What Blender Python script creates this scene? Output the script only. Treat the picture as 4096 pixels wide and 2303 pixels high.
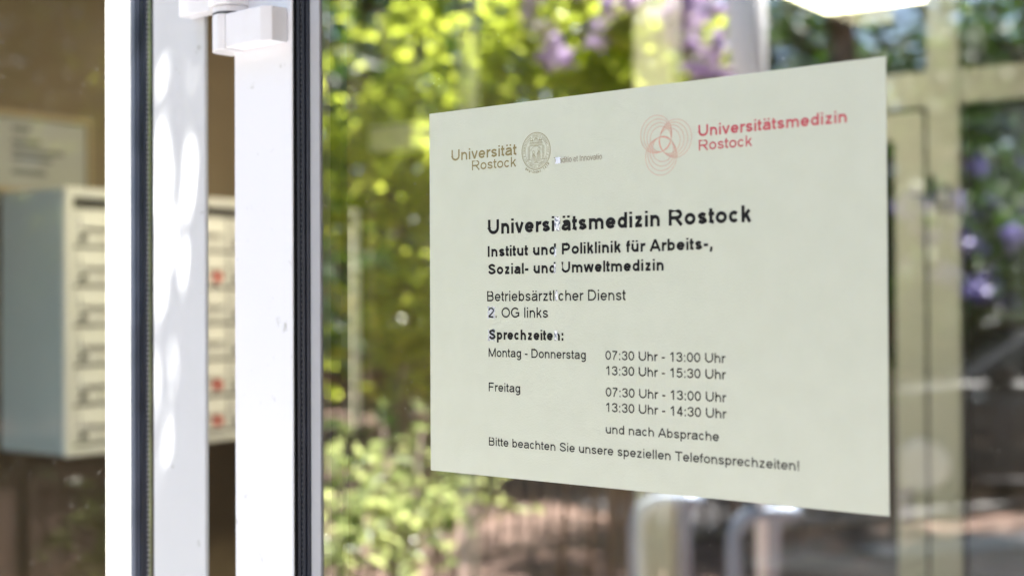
import bpy, math, random
import numpy as np
from mathutils import Vector, Matrix

for o in list(bpy.data.objects):
    bpy.data.objects.remove(o)
S = bpy.context.scene
COL = S.collection
random.seed(7)

# ------------------------------------------------------------------ camera, sky, sun, exposure
# World axes: x along the facade (to the right), y into the building, z up. The hinge of the glass door is at x = y = 0.
cam_d = bpy.data.cameras.new("camera")
cam_d.sensor_width = 36.0
cam_d.lens = 50.0
cam_d.clip_start = 0.02
cam_d.clip_end = 400.0
cam_d.dof.use_dof = True
cam_d.dof.focus_distance = 1.16
cam_d.dof.aperture_fstop = 3.5
cam_d.dof.aperture_blades = 9
cam = bpy.data.objects.new("camera", cam_d)
COL.objects.link(cam)
Rx = Vector((0.81911183, 0.57361506, -0.00464568))
Ux = Vector((0.0105594, -0.00698032, 0.99991988))
Bx = Vector((0.57353667, -0.81909526, -0.01177469))
cam.matrix_world = Matrix(((Rx.x, Ux.x, Bx.x, 1.04274696), (Rx.y, Ux.y, Bx.y, -0.98532237), (Rx.z, Ux.z, Bx.z, 1.5), (0, 0, 0, 1)))
S.camera = cam

SUN = Vector((0.12, -0.42, 0.90)).normalized()
w = bpy.data.worlds.new("World")
S.world = w
w.use_nodes = True
nt = w.node_tree
sky = nt.nodes.new("ShaderNodeTexSky")
sky.sky_type = 'NISHITA'
sky.sun_disc = False
sky.sun_elevation = math.asin(SUN.z)
sky.sun_rotation = math.atan2(SUN.x, SUN.y)
nt.links.new(sky.outputs[0], nt.nodes["Background"].inputs[0])
nt.nodes["Background"].inputs[1].default_value = 0.05
sd = bpy.data.lights.new("sun", 'SUN')
sd.energy = 5.0
sd.angle = math.radians(0.53)
sd.color = (1.0, 0.97, 0.91)
sun = bpy.data.objects.new("sun", sd)
COL.objects.link(sun)
sun.rotation_euler = SUN.to_track_quat('Z', 'Y').to_euler()
S.view_settings.view_transform = 'Standard'
S.view_settings.look = 'None'
S.view_settings.exposure = 3.25
S.view_settings.gamma = 1.0
S.view_settings.use_curve_mapping = False
S.cycles.use_denoising = True
S.cycles.max_bounces = 10
S.cycles.transparent_max_bounces = 16
S.cycles.caustics_reflective = False
S.cycles.caustics_refractive = False
S.cycles.sample_clamp_indirect = 6.0

# ------------------------------------------------------------------ helpers
class MB:
    """collects shapes and links them as one mesh object"""
    def __init__(self):
        self.v, self.f, self.m = [], [], []
    def add(self, vs, fs, mi=0):
        b = len(self.v)
        self.v += [tuple(p) for p in vs]
        self.f += [tuple(b + i for i in f) for f in fs]
        self.m += [mi] * len(fs)
    def box(self, x0, x1, y0, y1, z0, z1, mi=0):
        vs = [(x, y, z) for z in (z0, z1) for y in (y0, y1) for x in (x0, x1)]
        self.add(vs, [(0, 2, 3, 1), (4, 5, 7, 6), (0, 1, 5, 4), (2, 6, 7, 3), (0, 4, 6, 2), (1, 3, 7, 5)], mi)
    def prism(self, poly, z0, z1, mi=0):
        """poly: xy outline, counter clockwise"""
        n = len(poly)
        vs = [(x, y, z0) for x, y in poly] + [(x, y, z1) for x, y in poly]
        fs = [tuple(range(n - 1, -1, -1)), tuple(range(n, 2 * n))]
        fs += [(i, (i + 1) % n, n + (i + 1) % n, n + i) for i in range(n)]
        self.add(vs, fs, mi)
    def tube(self, pts, rads, seg=10, mi=0, caps=True):
        pts = [Vector(p) for p in pts]
        if not isinstance(rads, (list, tuple)):
            rads = [rads] * len(pts)
        ring = []
        prev = None
        vs = []
        for i, p in enumerate(pts):
            t = (pts[min(i + 1, len(pts) - 1)] - pts[max(i - 1, 0)]).normalized()
            a = prev if prev is not None else (Vector((0, 0, 1)) if abs(t.z) < 0.9 else Vector((1, 0, 0)))
            n = (a - t * a.dot(t)).normalized()
            prev = n
            b = t.cross(n)
            for k in range(seg):
                an = 2 * math.pi * k / seg
                vs.append(p + (n * math.cos(an) + b * math.sin(an)) * rads[i])
        fs = []
        for i in range(len(pts) - 1):
            for k in range(seg):
                fs.append((i * seg + k, i * seg + (k + 1) % seg, (i + 1) * seg + (k + 1) % seg, (i + 1) * seg + k))
        if caps:
            fs.append(tuple(range(seg - 1, -1, -1)))
            fs.append(tuple(range((len(pts) - 1) * seg, len(pts) * seg)))
        self.add(vs, fs, mi)
    def ribbon(self, pts, wd, y, closed=False):
        """flat printed stroke in the xz plane at depth y, seen from -y"""
        n = len(pts)
        vs = []
        for i in range(n):
            if closed:
                a, b = pts[i - 1], pts[(i + 1) % n]
            else:
                a, b = pts[max(i - 1, 0)], pts[min(i + 1, n - 1)]
            dx, dz = b[0] - a[0], b[1] - a[1]
            l = math.hypot(dx, dz) or 1
            nx, nz = -dz / l * wd / 2, dx / l * wd / 2
            vs += [(pts[i][0] + nx, y, pts[i][1] + nz), (pts[i][0] - nx, y, pts[i][1] - nz)]
        fs = []
        for i in range(n if closed else n - 1):
            j = (i + 1) % n
            fs.append((2 * i, 2 * i + 1, 2 * j + 1, 2 * j))
        self.add(vs, fs)
    def build(self, name, mats, parent=None, bevel=0.0, smooth=False, seg=2):
        me = bpy.data.meshes.new(name)
        me.from_pydata(self.v, [], self.f)
        if not isinstance(mats, (list, tuple)):
            mats = [mats]
        for m in mats:
            me.materials.append(m)
        me.polygons.foreach_set("material_index", self.m)
        if smooth:
            me.polygons.foreach_set("use_smooth", [True] * len(self.f))
        me.update()
        o = bpy.data.objects.new(name, me)
        COL.objects.link(o)
        if parent:
            o.parent = parent
        if bevel:
            md = o.modifiers.new("bevel", 'BEVEL')
            md.width = bevel
            md.segments = seg
            md.limit_method = 'ANGLE'
            md.angle_limit = math.radians(35)
        return o


def tag(o, label=None, cat=None, group=None, kind=None):
    if label: o['label'] = label
    if cat: o['category'] = cat
    if group: o['group'] = group
    if kind: o['kind'] = kind
    return o


def empty(name, loc=(0, 0, 0), rz=0.0):
    o = bpy.data.objects.new(name, None)
    COL.objects.link(o)
    o.location = loc
    o.rotation_euler = (0, 0, rz)
    o.empty_display_size = 0.1
    return o


def copy_tree(o, parent=None):
    c = o.copy()
    COL.objects.link(c)
    c.parent = parent
    for ch in list(o.children):
        copy_tree(ch, c)
    return c


def pm(name, col, rough=0.5, metal=0.0, col2=None, scale=8.0, bump=0.0, bscale=60.0, spec=0.5, coat=0.0, detail=4.0, lo=0.35, hi=0.65, speck=0.0):
    m = bpy.data.materials.new(name)
    m.use_nodes = True
    n = m.node_tree.nodes
    L = m.node_tree.links
    p = n["Principled BSDF"]
    p.inputs["Base Color"].default_value = (*col, 1)
    p.inputs["Roughness"].default_value = rough
    p.inputs["Metallic"].default_value = metal
    p.inputs["Specular IOR Level"].default_value = spec
    p.inputs["Coat Weight"].default_value = coat
    p.inputs["Coat Roughness"].default_value = rough if coat and rough > 0.3 else 0.03
    tc = n.new("ShaderNodeTexCoord")
    if col2 is not None:
        no = n.new("ShaderNodeTexNoise")
        no.inputs["Scale"].default_value = scale
        no.inputs["Detail"].default_value = detail
        r = n.new("ShaderNodeValToRGB")
        r.color_ramp.elements[0].position = lo
        r.color_ramp.elements[1].position = hi
        r.color_ramp.elements[0].color = (*col, 1)
        r.color_ramp.elements[1].color = (*col2, 1)
        L.new(tc.outputs["Object"], no.inputs["Vector"])
        L.new(no.outputs["Fac"], r.inputs["Fac"])
        L.new(r.outputs["Color"], p.inputs["Base Color"])
    if speck:
        n2 = n.new("ShaderNodeTexNoise"); n2.inputs["Scale"].default_value = 55; n2.inputs["Detail"].default_value = 6
        r2_ = n.new("ShaderNodeValToRGB")
        r2_.color_ramp.elements[0].position = 0.66; r2_.color_ramp.elements[1].position = 0.76
        r2_.color_ramp.elements[0].color = (1, 1, 1, 1); r2_.color_ramp.elements[1].color = (1 - speck, 1 - speck, 1 - speck * 1.1, 1)
        mm = n.new("ShaderNodeMix"); mm.data_type = 'RGBA'; mm.blend_type = 'MULTIPLY'; mm.inputs[0].default_value = 1
        L.new(tc.outputs["Object"], n2.inputs["Vector"]); L.new(n2.outputs["Fac"], r2_.inputs["Fac"])
        L.new(r.outputs["Color"], mm.inputs[6]); L.new(r2_.outputs["Color"], mm.inputs[7]); L.new(mm.outputs[2], p.inputs["Base Color"])
    if bump:
        nb = n.new("ShaderNodeTexNoise")
        nb.inputs["Scale"].default_value = bscale
        nb.inputs["Detail"].default_value = 3
        b = n.new("ShaderNodeBump")
        b.inputs["Strength"].default_value = bump
        b.inputs["Distance"].default_value = 0.002
        L.new(tc.outputs["Object"], nb.inputs["Vector"])
        L.new(nb.outputs["Fac"], b.inputs["Height"])
        L.new(b.outputs["Normal"], p.inputs["Normal"])
    return m


def glass_mat(name, ior, tint=(0.93, 0.96, 0.94), dust=0.0):
    """thin coated pane: what is behind shows through, the place in front mirrors in it by Fresnel"""
    m = bpy.data.materials.new(name)
    m.use_nodes = True
    n = m.node_tree.nodes
    L = m.node_tree.links
    n.remove(n["Principled BSDF"])
    out = n["Material Output"]
    t = n.new("ShaderNodeBsdfTransparent")
    t.inputs[0].default_value = (*tint, 1)
    g = n.new("ShaderNodeBsdfGlossy")
    g.inputs["Roughness"].default_value = 0.0
    fr = n.new("ShaderNodeFresnel")
    fr.inputs[0].default_value = ior
    mx = n.new("ShaderNodeMixShader")
    L.new(fr.outputs[0], mx.inputs[0])
    L.new(t.outputs[0], mx.inputs[1])
    L.new(g.outputs[0], mx.inputs[2])
    last = mx
    if dust:
        tc = n.new("ShaderNodeTexCoord")
        vo = n.new("ShaderNodeTexVoronoi")
        vo.inputs["Scale"].default_value = 120.0
        no = n.new("ShaderNodeTexNoise")
        no.inputs["Scale"].default_value = 9.0
        L.new(tc.outputs["Object"], vo.inputs["Vector"])
        L.new(tc.outputs["Object"], no.inputs["Vector"])
        ml = n.new("ShaderNodeMath"); ml.operation = 'MULTIPLY'
        ml.inputs[1].default_value = 0.105
        L.new(no.outputs["Fac"], ml.inputs[0])
        lt = n.new("ShaderNodeMath"); lt.operation = 'LESS_THAN'
        L.new(vo.outputs["Distance"], lt.inputs[0])
        L.new(ml.outputs[0], lt.inputs[1])
        k = n.new("ShaderNodeMath"); k.operation = 'MULTIPLY'
        k.inputs[1].default_value = dust
        L.new(lt.outputs[0], k.inputs[0])
        d = n.new("ShaderNodeBsdfDiffuse")
        d.inputs[0].default_value = (0.6, 0.6, 0.55, 1)
        m2 = n.new("ShaderNodeMixShader")
        L.new(k.outputs[0], m2.inputs[0])
        L.new(mx.outputs[0], m2.inputs[1])
        L.new(d.outputs[0], m2.inputs[2])
        last = m2
    L.new(last.outputs[0], out.inputs[0])
    return m


def clear_mat(name, fac=0.0, col=(0.5, 0.5, 0.5), tint=(1, 1, 1)):
    m = bpy.data.materials.new(name)
    m.use_nodes = True
    n = m.node_tree.nodes
    L = m.node_tree.links
    n.remove(n["Principled BSDF"])
    t = n.new("ShaderNodeBsdfTransparent")
    t.inputs[0].default_value = (*tint, 1)
    d = n.new("ShaderNodeBsdfDiffuse")
    d.inputs[0].default_value = (*col, 1)
    mx = n.new("ShaderNodeMixShader")
    mx.inputs[0].default_value = fac
    L.new(t.outputs[0], mx.inputs[1])
    L.new(d.outputs[0], mx.inputs[2])
    L.new(mx.outputs[0], n["Material Output"].inputs[0])
    return m


def leaf_mat(name, cols, trans, tw=0.45, rough=0.45):
    """cols: dark to light leaf colours picked per leaf, trans: colour of light coming through"""
    m = bpy.data.materials.new(name)
    m.use_nodes = True
    n = m.node_tree.nodes
    L = m.node_tree.links
    p = n["Principled BSDF"]
    p.inputs["Roughness"].default_value = rough
    geo = n.new("ShaderNodeNewGeometry")
    r = n.new("ShaderNodeValToRGB")
    el = r.color_ramp.elements
    el[0].color = (*cols[0], 1)
    el[1].color = (*cols[-1], 1)
    for i, c in enumerate(cols[1:-1]):
        e = el.new((i + 1) / (len(cols) - 1))
        e.color = (*c, 1)
    L.new(geo.outputs["Random Per Island"], r.inputs["Fac"])
    L.new(r.outputs["Color"], p.inputs["Base Color"])
    t = n.new("ShaderNodeBsdfTranslucent")
    r3 = n.new("ShaderNodeValToRGB")
    r3.color_ramp.elements[0].color = (trans[0] * 0.36, trans[1] * 0.40, trans[2] * 0.36, 1)
    r3.color_ramp.elements[1].color = (*trans, 1)
    r3.color_ramp.elements[0].position = 0.15
    L.new(geo.outputs["Random Per Island"], r3.inputs["Fac"])
    L.new(r3.outputs["Color"], t.inputs[0])
    mx = n.new("ShaderNodeMixShader")
    mx.inputs[0].default_value = tw
    L.new(p.outputs[0], mx.inputs[1])
    L.new(t.outputs[0], mx.inputs[2])
    L.new(mx.outputs[0], n["Material Output"].inputs[0])
    return m


# ------------------------------------------------------------------ materials
M = {}
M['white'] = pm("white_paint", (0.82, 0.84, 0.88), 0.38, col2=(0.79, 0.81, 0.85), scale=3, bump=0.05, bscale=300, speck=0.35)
M['white_shaded'] = pm("shaded_white_paint", (0.60, 0.62, 0.64), 0.38, col2=(0.57, 0.59, 0.61), scale=3, bump=0.05, bscale=300, speck=0.35)  # white paint darkened: the shade on the post is put into its colour
M['reveal'] = pm("white_bead_paint", (0.80, 0.81, 0.80), 0.4)
M['black'] = pm("black_rubber", (0.004, 0.004, 0.005), 0.6, spec=0.2)
M['navy'] = pm("dark_gasket", (0.016, 0.021, 0.034), 0.35, spec=0.4, col2=(0.022, 0.027, 0.042), scale=30)
M['spacer'] = pm("spacer_metal", (0.30, 0.33, 0.22), 0.3, metal=0.7, col2=(0.16, 0.18, 0.14), scale=18)
M['bead'] = pm("grey_bead", (0.40, 0.41, 0.43), 0.45)
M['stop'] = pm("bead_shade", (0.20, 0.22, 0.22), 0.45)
M['glass_door'] = glass_mat("coated_door_glass", 5.0, dust=0.5)
M['glass_side'] = glass_mat("clear_window_glass", 1.27, dust=0.6)
M['glass_in'] = glass_mat("inner_glass", 1.6, tint=(0.8, 0.84, 0.8))
M['clear'] = clear_mat("clear_face")
M['haze_tint'] = clear_mat("painted_haze", 0.22, (0.55, 0.52, 0.60))  # translucent grey that paints in a hazy reflection on the side pane
M['hinge'] = pm("white_hinge_plastic", (0.82, 0.83, 0.86), 0.3, col2=(0.78, 0.78, 0.80), scale=25, speck=0.4)
M['dirt'] = pm("hinge_joint", (0.05, 0.055, 0.06), 0.6)

# ------------------------------------------------------------------ ground and setting
M['soil'] = pm("leafy_soil", (0.06, 0.04, 0.03), 0.9, col2=(0.24, 0.15, 0.115), scale=3.5, bump=0.6, bscale=30, detail=8)
M['paving'] = pm("grey_paving", (0.17, 0.175, 0.19), 0.85, col2=(0.23, 0.235, 0.25), scale=6, bump=0.2, bscale=80)
M['asphalt'] = pm("asphalt", (0.03, 0.029, 0.032), 0.9, col2=(0.05, 0.046, 0.048), scale=4, bump=0.3, bscale=120)
M['pale'] = pm("pale_path", (0.22, 0.21, 0.21), 0.85, col2=(0.28, 0.27, 0.26), scale=9)
g = MB(); g.add([(-120, -120, -0.02), (120, -120, -0.02), (120, 120, -0.02), (-120, 120, -0.02)], [(0, 1, 2, 3)])
tag(g.build("ground", M['soil']), kind="structure")
FD = Vector((0.303, -0.953, 0))            # direction of the fence line
FN = Vector((-0.953, -0.303, 0))           # away from the building
FP = Vector((-4.38, -5.71, 0))
def strip(name, mat, a0, a1, b0, b1, z):
    m_ = MB()
    q = [FP + FD * a + FN * b for a, b in ((a0, b0), (a1, b0), (a1, b1), (a0, b1))]
    m_.add([(p.x, p.y, z) for p in q], [(3, 2, 1, 0)] if True else [])
    return tag(m_.build(name, mat), kind="structure")
strip("road", M['asphalt'], 0.6, 40, 0.5, 7.5, 0.0)
strip("path", M['pale'], 1.2, 40, -0.75, -0.30, 0.004)
strip("kerb", M['pale'], 0.6, 40, 0.36, 0.5, 0.06)
g = MB(); g.add([(-2.6, -2.3, 0.0), (9, -2.3, 0.0), (9, -0.02, 0.0), (-2.6, -0.02, 0.0)], [(0, 1, 2, 3)])
tag(g.build("pavement", M['paving']), kind="structure")

# ------------------------------------------------------------------ building shell and lobby
M['brown'] = pm("brown_plaster", (0.15, 0.112, 0.072), 0.85, col2=(0.195, 0.148, 0.098), scale=2.5, bump=0.3, bscale=90)
M['ceil'] = pm("ceiling_board", (0.42, 0.36, 0.27), 0.8, col2=(0.46, 0.40, 0.30), scale=3)
M['floor'] = pm("lobby_tiles", (0.16, 0.12, 0.10), 0.4, col2=(0.20, 0.15, 0.12), scale=5)
M['dark'] = pm("dark_hall_paint", (0.10, 0.075, 0.06), 0.8, col2=(0.13, 0.10, 0.08), scale=2)
M['render'] = pm("facade_render", (0.45, 0.43, 0.40), 0.85, col2=(0.50, 0.48, 0.44), scale=3, bump=0.3, bscale=60)
def wallbox(name, mat, *b, kind="structure"):
    m_ = MB(); m_.box(*b)
    return tag(m_.build(name, mat), kind=kind)
wallbox("floor", M['floor'], -2.39, 2.39, 0.075, 7.0, -0.1, 0.004)
wallbox("ceiling", M['ceil'], -2.7, 2.7, 0.02, 7.3, 2.72, 2.95)
wallbox("wall_left", M['brown'], -2.7, -2.40, 0.075, 7.3, -0.05, 2.715)
wallbox("wall_right", M['brown'], 2.40, 2.7, 0.075, 7.3, -0.05, 2.715)
wallbox("wall_back", M['dark'], -2.395, 2.395, 7.01, 7.3, -0.05, 2.715)
wallbox("facade_wall_left", M['render'], -7.0, -2.402, -0.02, 0.07, -0.05, 3.2)
wallbox("facade_wall_right", M['render'], 1.95, 7.0, -0.02, 0.07, -0.05, 3.2)
wallbox("facade_lintel", M['render'], -2.398, 1.946, -0.02, 0.07, 2.50, 3.2)
wallbox("roof", M['render'], -7.1, 7.1, -0.25, 7.5, 3.202, 3.4)

# canopy over the entrance, added out of view to shade door and notice
cn = empty("shade_canopy", (0.115, -0.03, 2.66))
tag(cn, "flat white canopy added out of view to shade the glass door", "canopy")
m_ = MB(); m_.box(0, 3.9, -1.5, 0, 0, 0.10); m_.build("roof_slab", M['white'], cn, bevel=0.01)
m_ = MB(); m_.box(0.0, 3.9, -1.53, -1.503, -0.01, 0.13); m_.build("fascia", M['bead'], cn)

# ------------------------------------------------------------------ fixed side window and its post (left of the door)
sw = empty("side_window", (0, 0, 0))
tag(sw, "tall fixed window in a white metal frame left of the open glass door", "window")
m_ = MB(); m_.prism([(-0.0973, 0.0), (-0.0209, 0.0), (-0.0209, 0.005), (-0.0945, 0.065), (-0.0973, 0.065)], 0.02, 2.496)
m_.build("post", M['white_shaded'], sw, bevel=0.0015)
m_ = MB(); m_.box(-0.172, -0.1373, 0.0, 0.026, 0.10, 2.42)
m_.build("glazing_bead", M['reveal'], sw, bevel=0.002)
m_ = MB()
m_.box(-0.1372, -0.1290, 0.004, 0.03, 0.10, 2.42)
for i in range(3):
    x0 = -0.1288 + i * 0.0056
    m_.prism([(x0, 0.012), (x0 + 0.0022, 0.004 + 0.001 * (i % 2)), (x0 + 0.0042, 0.005), (x0 + 0.0054, 0.012)], 0.10, 2.42)
m_.box(-0.1288, -0.1122, 0.0121, 0.03, 0.10, 2.42)
m_.build("gasket", M['navy'], sw)
m_ = MB(); m_.box(-0.1120, -0.1036, 0.006, 0.03, 0.10, 2.42)
m_.build("spacer_strip", M['spacer'], sw)
m_ = MB(); m_.box(-0.1034, -0.0975, 0.003, 0.03, 0.10, 2.42)
m_.build("rubber_seal", M['black'], sw)
m_ = MB()                                             # perforations along the spacer
for k in range(int(1.0 / 0.0052)):
    z = 1.05 + k * 0.0052
    m_.box(-0.1118, -0.1106, 0.0048, 0.0062, z, z + 0.0022)
    m_.box(-0.1048, -0.1039, 0.0048, 0.0062, z + 0.002, z + 0.0042)
m_.build("perforated_edge", M['bead'], sw)
m_ = MB()
m_.add([(-2.35, 0.030, 0.10), (-0.135, 0.030, 0.10), (-0.135, 0.030, 2.42), (-2.35, 0.030, 2.42)], [(0, 1, 2, 3)], 0)
m_.add([(-2.35, 0.036, 0.10), (-0.135, 0.036, 0.10), (-0.135, 0.036, 2.42), (-2.35, 0.036, 2.42)], [(3, 2, 1, 0)], 1)
m_.build("glass_pane", [M['glass_side'], M['clear']], sw)
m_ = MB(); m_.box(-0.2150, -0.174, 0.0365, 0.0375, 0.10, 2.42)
m_.build("painted_haze", M['haze_tint'], sw)  # strip behind the pane edge painting in the reflected haze
m_ = MB()
m_.box(-2.398, -2.33, 0.0, 0.065, 0.02, 2.496)
m_.box(-2.329, -0.0975, 0.0, 0.065, 2.421, 2.496)
m_.box(-2.329, -0.0975, 0.0, 0.065, 0.02, 0.099)
m_.build("frame", M['white'], sw)

# ------------------------------------------------------------------ the glass door, open a little, with its hinge
AL = math.radians(-5.8388)
gd = empty("glass_door", (0, 0, 0), AL)
tag(gd, "white framed glass door standing slightly open and carrying the notice", "door")
DW, DT = 1.02, 2.44
m_ = MB(); m_.box(0.0390, 0.1238, -0.012, 0.055, 0.03, DT)
m_.build("hinge_stile", M['white'], gd, bevel=0.0015)
m_ = MB(); m_.box(DW - 0.085, DW, -0.012, 0.055, 0.03, DT)
m_.build("closing_stile", M['white'], gd, bevel=0.0015)
m_ = MB(); m_.box(0.1240, DW - 0.0852, -0.012, 0.055, DT - 0.09, DT)
m_.build("top_rail", M['white'], gd, bevel=0.0015)
m_ = MB(); m_.box(0.1240, DW - 0.0852, -0.012, 0.055, 0.03, 0.16)
m_.build("bottom_rail", M['white'], gd, bevel=0.0015)
m_ = MB()
m_.box(0.1239, 0.1262, -0.0105, 0.004, 0.16, DT - 0.09)
m_.build("rubber_seal", M['black'], gd)
m_ = MB()
for i in range(3):
    x0 = 0.1263 + i * 0.0038
    y0 = -0.0085 + i * 0.0024
    m_.prism([(x0, 0.003), (x0 + 0.0004, y0), (x0 + 0.0020, y0 - 0.0012), (x0 + 0.0034, y0 + 0.0008), (x0 + 0.0036, 0.003)], 0.16, DT - 0.09)
m_.build("gasket", M['navy'], gd)
m_ = MB()
for k in range(int(1.0 / 0.0050)):
    z = 1.0 + k * 0.0050
    m_.box(0.1296, 0.1302, -0.0062, -0.0050, z, z + 0.0022)
m_.build("perforated_edge", M['stop'], gd)
m_ = MB(); m_.box(0.1378, 0.1508, -0.0022, 0.002, 0.16, DT - 0.09)
m_.build("glazing_bead", M['bead'], gd, bevel=0.0008)
m_ = MB(); m_.box(0.1500, 0.1640, 0.012, 0.020, 0.16, DT - 0.09)
m_.build("spacer_strip", M['stop'], gd)
m_ = MB()
x0, x1, z0, z1 = 0.149, DW - 0.0853, 0.161, DT - 0.091
m_.add([(x0, 0, z0), (x1, 0, z0), (x1, 0, z1), (x0, 0, z1)], [(0, 1, 2, 3)], 0)
m_.add([(x0, 0.006, z0), (x1, 0.006, z0), (x1, 0.006, z1), (x0, 0.006, z1)], [(3, 2, 1, 0)], 1)
m_.build("glass_pane", [M['glass_door'], M['clear']], gd)

# hinge: leaf block on the stile, knuckle below, fixed leaf above the frame edge
hg = MB()
hg.prism([(0.0545, -0.0125), (0.0545, -0.0345), (0.1080, -0.0360), (0.1115, -0.0340), (0.1175, -0.0300), (0.1185, -0.0125)], 1.7440, 1.7765)
hinge = hg.build("hinge", M['hinge'], gd, bevel=0.0012)
hg = MB()
hg.prism([(0.0265, -0.006), (0.0262, -0.024), (0.0290, -0.0300), (0.0400, -0.0375), (0.0480, -0.0385), (0.0540, -0.0345), (0.0540, -0.004), (0.047, -0.001), (0.034, -0.001)], 1.7428, 1.7770)
hg.build("knuckle", M['hinge'], hinge, bevel=0.0008)
hg = MB()
hg.tube([(0.0435, -0.017, 1.7765), (0.0435, -0.017, 1.7795)], 0.0192, seg=32)
hg.build("joint_ring", M['dirt'], hinge, smooth=False)
hg = MB()
hg.tube([(0.0435, -0.017, 1.7796), (0.0435, -0.017, 1.7850)], 0.0188, seg=32)
hg.build("bearing_collar", M['hinge'], hinge)
hg = MB()
hg.prism([(0.0600, -0.002), (0.0260, -0.001), (0.0150, -0.004), (0.0130, -0.020), (0.0280, -0.0340), (0.0440, -0.0400), (0.0570, -0.0350), (0.0615, -0.018)][::-1], 1.7858, 1.86)
hg.prism([(-0.035, -0.0055), (-0.035, -0.022), (-0.030, -0.026), (0.0128, -0.0185), (0.0128, -0.0055)], 1.7870, 1.86)
hg.build("upper_leaf", M['hinge'], hinge, bevel=0.0012)

# ------------------------------------------------------------------ the notice on the door glass
M['foil'] = pm("matt_notice_foil", (0.57, 0.61, 0.50), 0.36, bump=0.15, bscale=900, spec=1.0, coat=0.7, col2=(0.59, 0.63, 0.52), scale=40)
M['ink'] = pm("black_ink", (0.006, 0.006, 0.007), 0.55, spec=0.25)
M['tan'] = pm("tan_ink", (0.26, 0.22, 0.09), 0.5)
M['brownink'] = pm("brown_ink", (0.24, 0.19, 0.13), 0.5)
M['red'] = pm("red_ink", (0.52, 0.085, 0.11), 0.5)
M['orange'] = pm("salmon_ink", (0.68, 0.38, 0.30), 0.5)
M['peel'] = pm("peeled_foil", (0.25, 0.30, 0.36), 0.25, col2=(0.95, 0.97, 1.0), scale=420, metal=0.0, lo=0.40, hi=0.52, bump=0.8, bscale=600)
M['peel2'] = pm("thin_foil", (0.66, 0.74, 0.86), 0.35, col2=(0.80, 0.86, 0.95), scale=200)
SX, SZ, SW, SH = 0.2901, 1.3594, 0.4206, 0.3039
nz = empty("door_notice", (math.cos(AL) * SX, math.sin(AL) * SX, SZ), AL)
tag(nz, "pale rectangular printed notice with clinic opening hours stuck on the door glass", "notice")
m_ = MB(); m_.box(0, SW, -0.0007, -0.0001, 0, SH)
m_.build("sheet", M['foil'], nz)
YT = -0.00085

# ---- drawn lettering: every glyph is a set of pen strokes (cap height 1, x-height 0.725), stroked to the weight of the print
XH = 0.725
ADV = dict(zip("UnivrsträtämedzRockIPlfuAb-,SwBDG2.:M0137hpgT5F4!HO ", [0] * 60))
ADV.update({c: .777 for c in "nedäaoubhpgü01234579"})
ADV.update({c: .70 for c in "vszck"})
ADV.update({c: .31 for c in "il"})
ADV.update({c: .388 for c in "tf,.:!I "})
ADV.update({'r': .465, '-': .465, 'm': 1.163, 'w': 1.008, 'U': 1.008, 'R': 1.008, 'D': 1.008, 'P': .93, 'A': .93, 'S': .93, 'B': .93, 'O': 1.087, 'G': 1.087, 'M': 1.163, 'T': .853, 'F': .853})

def arc(cx, cy, rx, ry, a0, a1, n=14):
    return [(cx + rx * math.cos(math.radians(a0 + (a1 - a0) * i / n)), cy + ry * math.sin(math.radians(a0 + (a1 - a0) * i / n))) for i in range(n + 1)]

def smooth(pts, n=6):
    out = []
    p = [pts[0]] + list(pts) + [pts[-1]]
    for i in range(1, len(p) - 2):
        for k in range(n):
            t = k / n
            out.append(tuple(0.5 * (2 * p[i][j] + (p[i + 1][j] - p[i - 1][j]) * t + (2 * p[i - 1][j] - 5 * p[i][j] + 4 * p[i + 1][j] - p[i + 2][j]) * t * t
                             + (3 * p[i][j] - p[i - 1][j] - 3 * p[i + 1][j] + p[i + 2][j]) * t ** 3) for j in (0, 1)))
    out.append(pts[-1])
    return out

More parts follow.
